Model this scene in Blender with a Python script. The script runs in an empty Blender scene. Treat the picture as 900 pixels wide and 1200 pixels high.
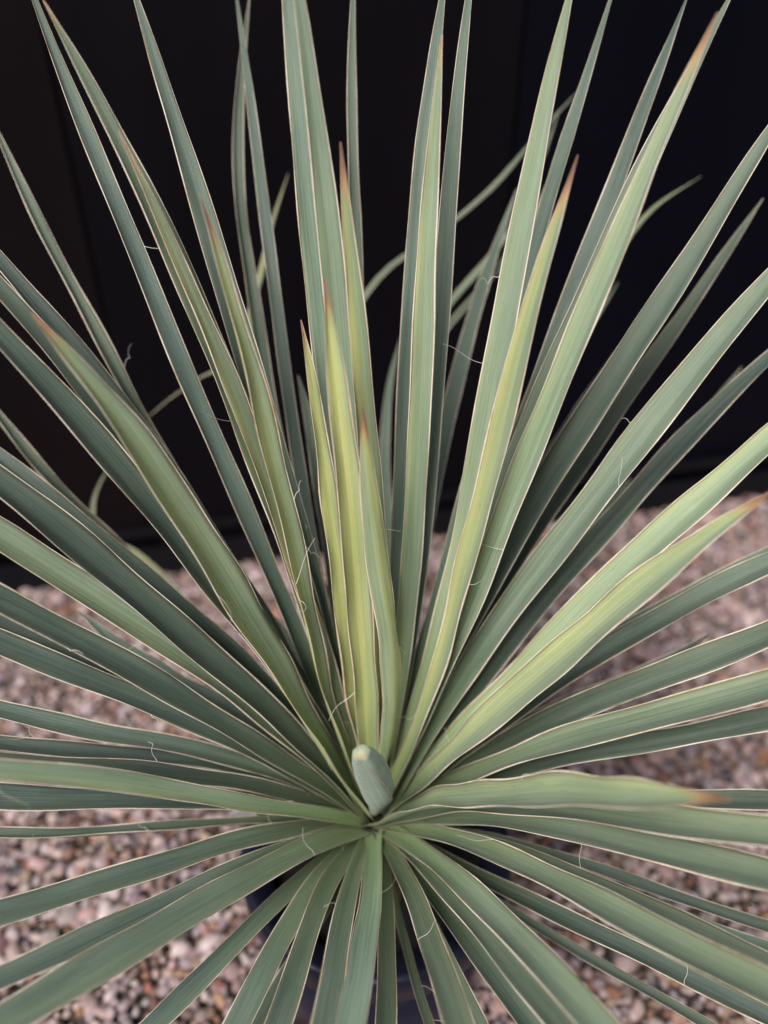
import bpy, bmesh, math, random
import numpy as np
from mathutils import Vector, Matrix
from mathutils.bvhtree import BVHTree

rng = np.random.default_rng(7)
random.seed(7)
scene = bpy.context.scene
col = scene.collection
R = math.radians

# ------------------------------------------------------------------ camera
CAM = Vector((0.0078, -0.419, 1.0))
cam_data = bpy.data.cameras.new('camera')
cam = bpy.data.objects.new('camera', cam_data)
col.objects.link(cam)
cam.location = CAM
cam.rotation_euler = (R(55), 0, 0)
cam_data.sensor_fit = 'VERTICAL'
cam_data.sensor_height = 24.0
cam_data.sensor_width = 18.0
cam_data.lens = 18.02
cam_data.clip_start = 0.01
cam_data.clip_end = 100.0
cam_data.dof.use_dof = True
cam_data.dof.focus_distance = 0.565
cam_data.dof.aperture_fstop = 1.4
scene.camera = cam

# ------------------------------------------------------------------ sky and sun
SUN_EL, SUN_AZ = R(52), R(208)          # azimuth clockwise from +Y
world = bpy.data.worlds.new('World')
scene.world = world
world.use_nodes = True
wn = world.node_tree
wn.nodes.clear()
sky = wn.nodes.new('ShaderNodeTexSky')
sky.sky_type = 'NISHITA'
sky.sun_disc = False
sky.sun_elevation = SUN_EL
sky.sun_rotation = SUN_AZ
sky.air_density = 1.0
sky.dust_density = 4.0
sky.ozone_density = 0.6
bg = wn.nodes.new('ShaderNodeBackground')
bg.inputs['Strength'].default_value = 0.052
wo = wn.nodes.new('ShaderNodeOutputWorld')
wn.links.new(sky.outputs[0], bg.inputs[0])
wn.links.new(bg.outputs[0], wo.inputs[0])
sun_data = bpy.data.lights.new('sun', 'SUN')
sun_data.energy = 3.6
sun_data.angle = R(24)
sun_data.color = (1.0, 0.955, 0.90)
sun = bpy.data.objects.new('sun', sun_data)
col.objects.link(sun)
sd = Vector((math.sin(SUN_AZ) * math.cos(SUN_EL), math.cos(SUN_AZ) * math.cos(SUN_EL), math.sin(SUN_EL)))
sun.rotation_euler = sd.to_track_quat('Z', 'Y').to_euler()
sun.location = sd * 5

vs = scene.view_settings
vs.view_transform = 'Standard'
vs.look = 'None'
vs.exposure = 0.27
vs.gamma = 1.0
vs.use_curve_mapping = False


# ------------------------------------------------------------------ helpers
def tag(o, label=None, cat=None, group=None, kind=None):
    if label: o['label'] = label
    if cat: o['category'] = cat
    if group: o['group'] = group
    if kind: o['kind'] = kind
    return o


def empty(name, loc):
    o = bpy.data.objects.new(name, None)
    o.empty_display_size = 0.05
    o.location = loc
    col.objects.link(o)
    return o


def mesh_obj(name, verts, faces, mat, parent=None, loc=(0, 0, 0), smooth=True, uvs=None):
    me = bpy.data.meshes.new(name)
    me.from_pydata([tuple(v) for v in verts], [], faces)
    if smooth:
        me.polygons.foreach_set('use_smooth', [True] * len(me.polygons))
    if uvs is not None:
        lay = me.uv_layers.new(name='UVMap')
        idx = np.empty(len(me.loops), dtype=np.int32)
        me.loops.foreach_get('vertex_index', idx)
        lay.data.foreach_set('uv', np.asarray(uvs, dtype=np.float32)[idx].ravel())
    me.materials.append(mat)
    me.update()
    o = bpy.data.objects.new(name, me)
    col.objects.link(o)
    o.location = loc
    o.parent = parent
    return o


def new_mat(name):
    m = bpy.data.materials.new(name)
    m.use_nodes = True
    nt = m.node_tree
    nt.nodes.clear()
    out = nt.nodes.new('ShaderNodeOutputMaterial')
    bs = nt.nodes.new('ShaderNodeBsdfPrincipled')
    nt.links.new(bs.outputs[0], out.inputs[0])
    return m, nt, bs, out


def nd(nt, typ, **kw):
    n = nt.nodes.new(typ)
    for k, v in kw.items():
        setattr(n, k, v)
    return n


def mth(nt, op, a, b=None, clamp=False):
    n = nt.nodes.new('ShaderNodeMath')
    n.operation = op
    n.use_clamp = clamp
    for i, x in enumerate((a, b)):
        if x is None: continue
        if isinstance(x, (int, float)): n.inputs[i].default_value = x
        else: nt.links.new(x, n.inputs[i])
    return n.outputs[0]


def mixc(nt, f, a, b, blend='MIX'):
    n = nt.nodes.new('ShaderNodeMix')
    n.data_type = 'RGBA'
    n.blend_type = blend
    for i, x in ((0, f), (6, a), (7, b)):
        if isinstance(x, (int, float)): n.inputs[i].default_value = x
        elif isinstance(x, tuple): n.inputs[i].default_value = x + (1,) if len(x) == 3 else x
        else: nt.links.new(x, n.inputs[i])
    return n.outputs[2]


def noise(nt, vec, scale, detail=3, rough=.55):
    n = nt.nodes.new('ShaderNodeTexNoise')
    n.inputs['Scale'].default_value = scale
    n.inputs['Detail'].default_value = detail
    n.inputs['Roughness'].default_value = rough
    if vec is not None: nt.links.new(vec, n.inputs['Vector'])
    return n.outputs['Fac']


def ramp(nt, fac, stops, interp='LINEAR'):
    n = nt.nodes.new('ShaderNodeValToRGB')
    n.color_ramp.interpolation = interp
    while len(n.color_ramp.elements) < len(stops): n.color_ramp.elements.new(0.5)
    for e, (p, c) in zip(n.color_ramp.elements, stops):
        e.position = p
        e.color = tuple(c) + (1,) if len(c) == 3 else c
    nt.links.new(fac, n.inputs[0])
    return n.outputs[0]


def bump(nt, h, bs, strength, dist):
    b = nt.nodes.new('ShaderNodeBump')
    b.inputs['Strength'].default_value = strength
    b.inputs['Distance'].default_value = dist
    nt.links.new(h, b.inputs['Height'])
    nt.links.new(b.outputs[0], bs.inputs['Normal'])


# ------------------------------------------------------------------ materials
def leaf_material(name, c_dark, c_pale):
    m, nt, bs, out = new_mat(name)
    uv = nd(nt, 'ShaderNodeUVMap', uv_map='UVMap')
    sp = nd(nt, 'ShaderNodeSeparateXYZ')
    nt.links.new(uv.outputs[0], sp.inputs[0])
    u, v = sp.outputs[0], sp.outputs[1]
    oi = nd(nt, 'ShaderNodeObjectInfo')
    oc = nd(nt, 'ShaderNodeSeparateColor')
    nt.links.new(oi.outputs['Color'], oc.inputs[0])
    yel, brn, seed = oc.outputs[0], oc.outputs[1], oc.outputs[2]  # yel: young blades, plus direct light painted on near ones
    seed10 = mth(nt, 'MULTIPLY', seed, 37.0)
    cb = nd(nt, 'ShaderNodeCombineXYZ')
    nt.links.new(mth(nt, 'MULTIPLY', u, 1.0), cb.inputs[0])
    nt.links.new(mth(nt, 'MULTIPLY', v, 0.05), cb.inputs[1])
    nt.links.new(seed10, cb.inputs[2])
    streak = noise(nt, cb.outputs[0], 30, 5, .72)              # fine veins along the blade
    cb2 = nd(nt, 'ShaderNodeCombineXYZ')
    nt.links.new(mth(nt, 'MULTIPLY', u, 0.45), cb2.inputs[0])
    nt.links.new(mth(nt, 'MULTIPLY', v, 1.3), cb2.inputs[1])
    nt.links.new(seed10, cb2.inputs[2])
    blotch = noise(nt, cb2.outputs[0], 3.2, 3, .6)            # waxy bloom, unevenly worn
    speck = noise(nt, cb2.outputs[0], 55, 2, .6)
    teal = mixc(nt, ramp(nt, blotch, [(.32, (0, 0, 0)), (.68, (1, 1, 1))]), c_dark, c_pale)
    # the young blades are yellow towards one margin, still green towards the other
    lop = mth(nt, 'MULTIPLY', mth(nt, 'SUBTRACT', .55, u), mth(nt, 'MULTIPLY', yel, 1.1))
    yf = mth(nt, 'ADD', mth(nt, 'ADD', yel, lop), mth(nt, 'MULTIPLY', mth(nt, 'SUBTRACT', blotch, .5), .35), True)
    base = mixc(nt, ramp(nt, yf, [(0, (0, 0, 0)), (.6, (1, 1, 1))]), teal, mixc(nt, blotch, (0.220, 0.302, 0.148), (0.315, 0.392, 0.222)))
    base = mixc(nt, ramp(nt, yf, [(.55, (0, 0, 0)), (1, (1, 1, 1))]), base, mixc(nt, blotch, (0.50, 0.53, 0.15), (0.62, 0.63, 0.24)))
    # the sheathing foot of a blade has no bloom: olive green, with light glowing through painted in
    foot = mth(nt, 'SUBTRACT', 1.12, mth(nt, 'MULTIPLY', v, 3.3), True)
    base = mixc(nt, mth(nt, 'MULTIPLY', foot, .88), base, (0.110, 0.190, 0.022))
    sfac = mth(nt, 'MULTIPLY', mth(nt, 'SUBTRACT', streak, .5), 2.6)
    base = mixc(nt, mth(nt, 'ADD', .5, sfac, True), mixc(nt, .34, base, (0.03, 0.05, 0.03)), mixc(nt, .18, base, (0.5, 0.55, 0.45)))
    base = mixc(nt, mth(nt, 'MULTIPLY', mth(nt, 'GREATER_THAN', speck, .69), .35), base, (0.34, 0.30, 0.20))
    # dust and rubbed bloom: pale smears drawn out along the blade, a few dark scars
    cb3 = nd(nt, 'ShaderNodeCombineXYZ')
    nt.links.new(mth(nt, 'MULTIPLY', u, 1.6), cb3.inputs[0])
    nt.links.new(mth(nt, 'MULTIPLY', v, 2.2), cb3.inputs[1])
    nt.links.new(mth(nt, 'ADD', seed10, 5.0), cb3.inputs[2])
    dust = noise(nt, cb3.outputs[0], 4.5, 6, .72)
    base = mixc(nt, ramp(nt, dust, [(.55, (0, 0, 0)), (.75, (.32, .32, .32))]), base, (0.36, 0.40, 0.35))
    scar = noise(nt, cb3.outputs[0], 17, 3, .6)
    base = mixc(nt, ramp(nt, scar, [(.665, (0, 0, 0)), (.71, (.55, .55, .55))]), base, (0.12, 0.09, 0.05))
    tone = oi.outputs['Alpha']  # varies from blade to blade, with lit near blades painted lighter
    base = mixc(nt, 1.0, base, tone, 'MULTIPLY')
    # pale, yellowish band just inside the margins of the younger blades
    edge = mth(nt, 'ABSOLUTE', mth(nt, 'SUBTRACT', mth(nt, 'MULTIPLY', u, 2.0), 1.0))
    eb = mth(nt, 'MULTIPLY', mth(nt, 'POWER', edge, 6.0), mth(nt, 'ADD', .16, mth(nt, 'MULTIPLY', yel, .4)))
    base = mixc(nt, eb, base, (0.46, 0.38, 0.22))
    # dried tip
    d = mth(nt, 'MULTIPLY', mth(nt, 'SUBTRACT', v, mth(nt, 'SUBTRACT', 1.0, mth(nt, 'MULTIPLY', brn, .075))), 15.0)
    d = mth(nt, 'ADD', d, mth(nt, 'MULTIPLY', mth(nt, 'SUBTRACT', blotch, .5), .8))
    d = mth(nt, 'ADD', d, mth(nt, 'MULTIPLY', mth(nt, 'POWER', edge, 3.0), .35))
    d = mth(nt, 'MULTIPLY', d, mth(nt, 'GREATER_THAN', brn, .05), True)
    dried = ramp(nt, d, [(0.0, (0.38, 0.36, 0.14)), (0.4, (0.50, 0.34, 0.16)), (0.75, (0.36, 0.17, 0.08)), (1.0, (0.14, 0.07, 0.05))])
    base = mixc(nt, mth(nt, 'MULTIPLY', d, 1.9, True), base, dried)
    nt.links.new(base, bs.inputs['Base Color'])
    bs.inputs['Roughness'].default_value = 0.50
    nt.links.new(mth(nt, 'ADD', .36, mth(nt, 'MULTIPLY', blotch, .22)), bs.inputs['Roughness'])
    bs.inputs['Specular IOR Level'].default_value = 0.5
    bs.inputs['Sheen Weight'].default_value = .12
    bs.inputs['Sheen Roughness'].default_value = .45
    bs.inputs['Sheen Tint'].default_value = (.82, .92, .90, 1)
    bump(nt, mth(nt, 'ADD', streak, mth(nt, 'MULTIPLY', blotch, .6)), bs, .55, .0014)
    tr = nd(nt, 'ShaderNodeBsdfTranslucent')
    nt.links.new(mixc(nt, .5, base, (0.22, 0.34, 0.05)), tr.inputs[0])
    mx = nd(nt, 'ShaderNodeMixShader')
    mx.inputs[0].default_value = 0.052
    nt.links.new(bs.outputs[0], mx.inputs[1])
    nt.links.new(tr.outputs[0], mx.inputs[2])
    nt.links.new(mx.outputs[0], out.inputs[0])
    return m


def margin_material():
    m, nt, bs, out = new_mat('leaf_margin_skin')
    uv = nd(nt, 'ShaderNodeUVMap', uv_map='UVMap')
    sp = nd(nt, 'ShaderNodeSeparateXYZ')
    nt.links.new(uv.outputs[0], sp.inputs[0])
    oi = nd(nt, 'ShaderNodeObjectInfo')
    oc = nd(nt, 'ShaderNodeSeparateColor')
    nt.links.new(oi.outputs['Color'], oc.inputs[0])
    cb = nd(nt, 'ShaderNodeCombineXYZ')
    nt.links.new(sp.outputs[1], cb.inputs[0])
    nt.links.new(mth(nt, 'MULTIPLY', oc.outputs[2], 31.0), cb.inputs[1])
    n1 = noise(nt, cb.outputs[0], 10, 6, .75)
    c = ramp(nt, n1, [(.30, (0.22, 0.17, 0.10)), (.40, (0.50, 0.40, 0.29)), (.55, (0.76, 0.70, 0.61)), (.66, (0.70, 0.60, 0.48)), (.75, (0.38, 0.27, 0.17))])
    c = mixc(nt, mth(nt, 'MULTIPLY', oc.outputs[0], .40), c, (0.62, 0.44, 0.28))
    d = mth(nt, 'MULTIPLY', mth(nt, 'SUBTRACT', sp.outputs[1], mth(nt, 'SUBTRACT', 1.0, mth(nt, 'MULTIPLY', oc.outputs[1], .07))), 12.0)
    d = mth(nt, 'MULTIPLY', d, mth(nt, 'GREATER_THAN', oc.outputs[1], .05), True)
    c = mixc(nt, d, c, (0.25, 0.10, 0.05))
    foot = mth(nt, 'SUBTRACT', 1.1, mth(nt, 'MULTIPLY', sp.outputs[1], 4.2), True)
    c = mixc(nt, mth(nt, 'MULTIPLY', foot, .8), c, (0.17, 0.19, 0.08))
    nt.links.new(c, bs.inputs['Base Color'])
    bs.inputs['Roughness'].default_value = .6
    bs.inputs['Specular IOR Level'].default_value = .3
    return m


def simple(name, color, rough, spec=.5, nscale=0, namt=.3, bmp=0):
    m, nt, bs, out = new_mat(name)
    bs.inputs['Base Color'].default_value = tuple(color) + (1,)
    bs.inputs['Roughness'].default_value = rough
    bs.inputs['Specular IOR Level'].default_value = spec
    if nscale:
        tc = nd(nt, 'ShaderNodeTexCoord')
        n1 = noise(nt, tc.outputs['Object'], nscale, 5, .6)
        nt.links.new(mixc(nt, n1, tuple(x * (1 - namt) for x in color), tuple(x * (1 + namt) for x in color)), bs.inputs['Base Color'])
        nt.links.new(mth(nt, 'ADD', rough - .1, mth(nt, 'MULTIPLY', n1, .2)), bs.inputs['Roughness'])
        if bmp: bump(nt, n1, bs, .5, bmp)
    return m


def pebble_material():
    m, nt, bs, out = new_mat('pebble_stone')
    at = nd(nt, 'ShaderNodeAttribute', attribute_name='stone')
    tc = nd(nt, 'ShaderNodeTexCoord')
    n1 = noise(nt, tc.outputs['Object'], 160, 4, .65)
    n2 = noise(nt, tc.outputs['Object'], 45, 3, .6)
    c = mixc(nt, .55, at.outputs['Color'], ramp(nt, n1, [(.3, (.25, .25, .25)), (.7, (.75, .75, .75))]), 'OVERLAY')
    c = mixc(nt, mth(nt, 'MULTIPLY', mth(nt, 'GREATER_THAN', n2, .60), .3), c, (0.30, 0.19, 0.13))
    nt.links.new(c, bs.inputs['Base Color'])
    bs.inputs['Roughness'].default_value = .68
    bs.inputs['Specular IOR Level'].default_value = .35
    bump(nt, n1, bs, .4, .0015)
    return m


def wall_material():
    m, nt, bs, out = new_mat('dark_panel_paint')
    oi = nd(nt, 'ShaderNodeObjectInfo')
    tc = nd(nt, 'ShaderNodeTexCoord')
    mp = nd(nt, 'ShaderNodeMapping')
    mp.inputs['Scale'].default_value = (1, 1, .25)
    nt.links.new(tc.outputs['Object'], mp.inputs[0])
    n1 = noise(nt, mp.outputs[0], 9, 5, .65)
    n2 = noise(nt, tc.outputs['Object'], 300, 2, .5)
    c = mixc(nt, n1, mixc(nt, .35, oi.outputs['Color'], (0.002, 0.002, 0.002)), mixc(nt, .010, oi.outputs['Color'], (0.2, 0.16, 0.14)))
    nt.links.new(c, bs.inputs['Base Color'])
    nt.links.new(mth(nt, 'ADD', .36, mth(nt, 'MULTIPLY', n1, .2)), bs.inputs['Roughness'])
    bs.inputs['Specular IOR Level'].default_value = .10
    bump(nt, n2, bs, .25, .0006)
    return m


M_LEAF = leaf_material('leaf_skin', (0.052, 0.118, 0.102), (0.140, 0.225, 0.200))
M_SPEAR = leaf_material('spear_leaf_lit_skin', (0.26, 0.35, 0.29), (0.42, 0.50, 0.43))  # pale copy of the leaf colours, light on its skyward side painted in
M_MARGIN = margin_material()
M_FIBER = simple('dry_fiber', (0.78, 0.75, 0.68), .7, .3)
M_PEBBLE = pebble_material()
M_EARTH = simple('dark_grit', (0.075, 0.058, 0.050), .95, .2, 60, .5, .004)
M_WALL = wall_material()
M_POT = simple('navy_plastic', (0.014, 0.016, 0.038), .38, .5, 30, .35, .0006)
M_SOIL = simple('potting_soil', (0.016, 0.015, 0.017), .95, .2, 90, .6, .004)
M_STEM = simple('stem_bark', (0.10, 0.085, 0.045), .8, .3, 40, .4, .003)
M_TAG = simple('white_plastic', (0.80, 0.80, 0.80), .35, .5)

# ------------------------------------------------------------------ ground
ground = mesh_obj('gravel_ground', [(-6, -6, -.012), (6, -6, -.012), (6, 6, -.012), (-6, 6, -.012)], [(0, 1, 2, 3)], M_EARTH, smooth=False)
tag(ground, kind='structure')

# ------------------------------------------------------------------ wall of dark panels
WALL_O = Vector((-0.277, 0.8385, 0))
WALL_ANG = math.atan2(0.21202, 0.97727)
wall = empty('panel_wall', WALL_O)
wall.rotation_euler = (0, 0, WALL_ANG)
tag(wall, 'dark painted panel wall with low base rail behind the spiky plant', 'wall')


def box(name, x0, x1, y0, y1, z0, z1, mat, parent, bev=.003):
    bm = bmesh.new()
    bmesh.ops.create_cube(bm, size=1)
    for v in bm.verts:
        v.co = Vector(((x0 + x1) / 2 + v.co.x * (x1 - x0), (y0 + y1) / 2 + v.co.y * (y1 - y0), (z0 + z1) / 2 + v.co.z * (z1 - z0)))
    if bev: bmesh.ops.bevel(bm, geom=bm.edges[:], offset=bev, segments=2, affect='EDGES')
    me = bpy.data.meshes.new(name)
    bm.to_mesh(me)
    bm.free()
    me.materials.append(mat)
    o = bpy.data.objects.new(name, me)
    col.objects.link(o)
    o.parent = parent
    return o


PW = 0.692
tints = [(.0058, .0036, .0050), (.0056, .0036, .0050), (.0058, .0035, .0048), (.0034, .0026, .0050), (.0012, .0015, .0058), (.0014, .0017, .0060), (.0022, .0022, .0040)]
for i in range(-3, 4):
    x0 = -0.180 + i * PW
    yo = (0.004, 0, 0.006, 0, 0.010, 0.003, 0)[i + 3]
    p = box('panel', x0 + .0015, x0 + PW - .0015, .012 + yo, .045, -.02, 2.4, M_WALL, wall)
    p.color = tints[i + 3] + (1,)
b = box('backing', -2.4, 2.8, .047, .12, -.02, 2.39, M_WALL, wall, 0)
b.color = (.003, .003, .004, 1)
b = box('base_rail', -2.4, 2.8, -.012, .011, -.02, .055, M_WALL, wall, .006)
b.color = (.008, .008, .011, 1)
b = box('drip_strip', -2.4, 2.8, -.002, .011, .085, .105, M_WALL, wall, .004)
b.color = (.008, .008, .011, 1)


# ------------------------------------------------------------------ pot
def lathe(name, prof, mat, parent, seg=72, close=True):
    vs_, fs = [], []
    for (r, z) in prof:
        for k in range(seg):
            a = 2 * math.pi * k / seg
            vs_.append((r * math.cos(a), r * math.sin(a), z))
    n = len(prof)
    for i in range(n - 1 if not close else n):
        j = (i + 1) % n
        for k in range(seg):
            k2 = (k + 1) % seg
            fs.append((i * seg + k, i * seg + k2, j * seg + k2, j * seg + k))
    return mesh_obj(name, vs_, fs, mat, parent)


pot = empty('plant_pot', (0, 0.022, 0))
pot.scale = (.957, .957, 1)
tag(pot, 'round navy plastic pot holding the spiky plant on the gravel', 'pot')
lathe('pot_wall', [(.108, -.004), (.112, -.004), (0.1300, .262), (0.1260, .262), (.104, .004), (.05, .004), (.05, -.003)], M_POT, pot)
lathe('rim', [(0.1304, .250), (0.1385, .252), (.141, .256), (.141, .286), (.138, .291), (.132, .291), (.127, .289), (.112, .281), (.110, .277), (0.1265, .2705)], M_POT, pot)
sv, sf = [(0, 0, .268)], []
SEG = 64
for j in range(1, 9):
    for k in range(SEG):
        a = 2 * math.pi * k / SEG
        r = .1275 * j / 8
        sv.append((r * math.cos(a), r * math.sin(a), .262 + (rng.uniform(-.004, .005) if j < 8 else 0)))
for k in range(SEG):
    sf.append((0, 1 + k, 1 + (k + 1) % SEG))
    for j in range(7):
        a0 = 1 + j * SEG
        sf.append((a0 + k, a0 + SEG + k, a0 + SEG + (k + 1) % SEG, a0 + (k + 1) % SEG))
mesh_obj('soil', sv, sf, M_SOIL, pot)

# small white tag pushed into the soil beside the rim, added to stand for white glints there
tg = empty('plant_tag', (-.110, .048, .262))
tag(tg, 'small white plastic tag standing in for glints by the pot rim under the leaves', 'tag')
tg.rotation_euler = (R(8), R(-22), R(12))
box('tag_blade', -.008, .008, -.0006, .0006, -.03, .052, M_TAG, tg, .0004)
box('tag_head', -.011, .011, -.0007, .0007, .0521, .072, M_TAG, tg, .0004)

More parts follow.
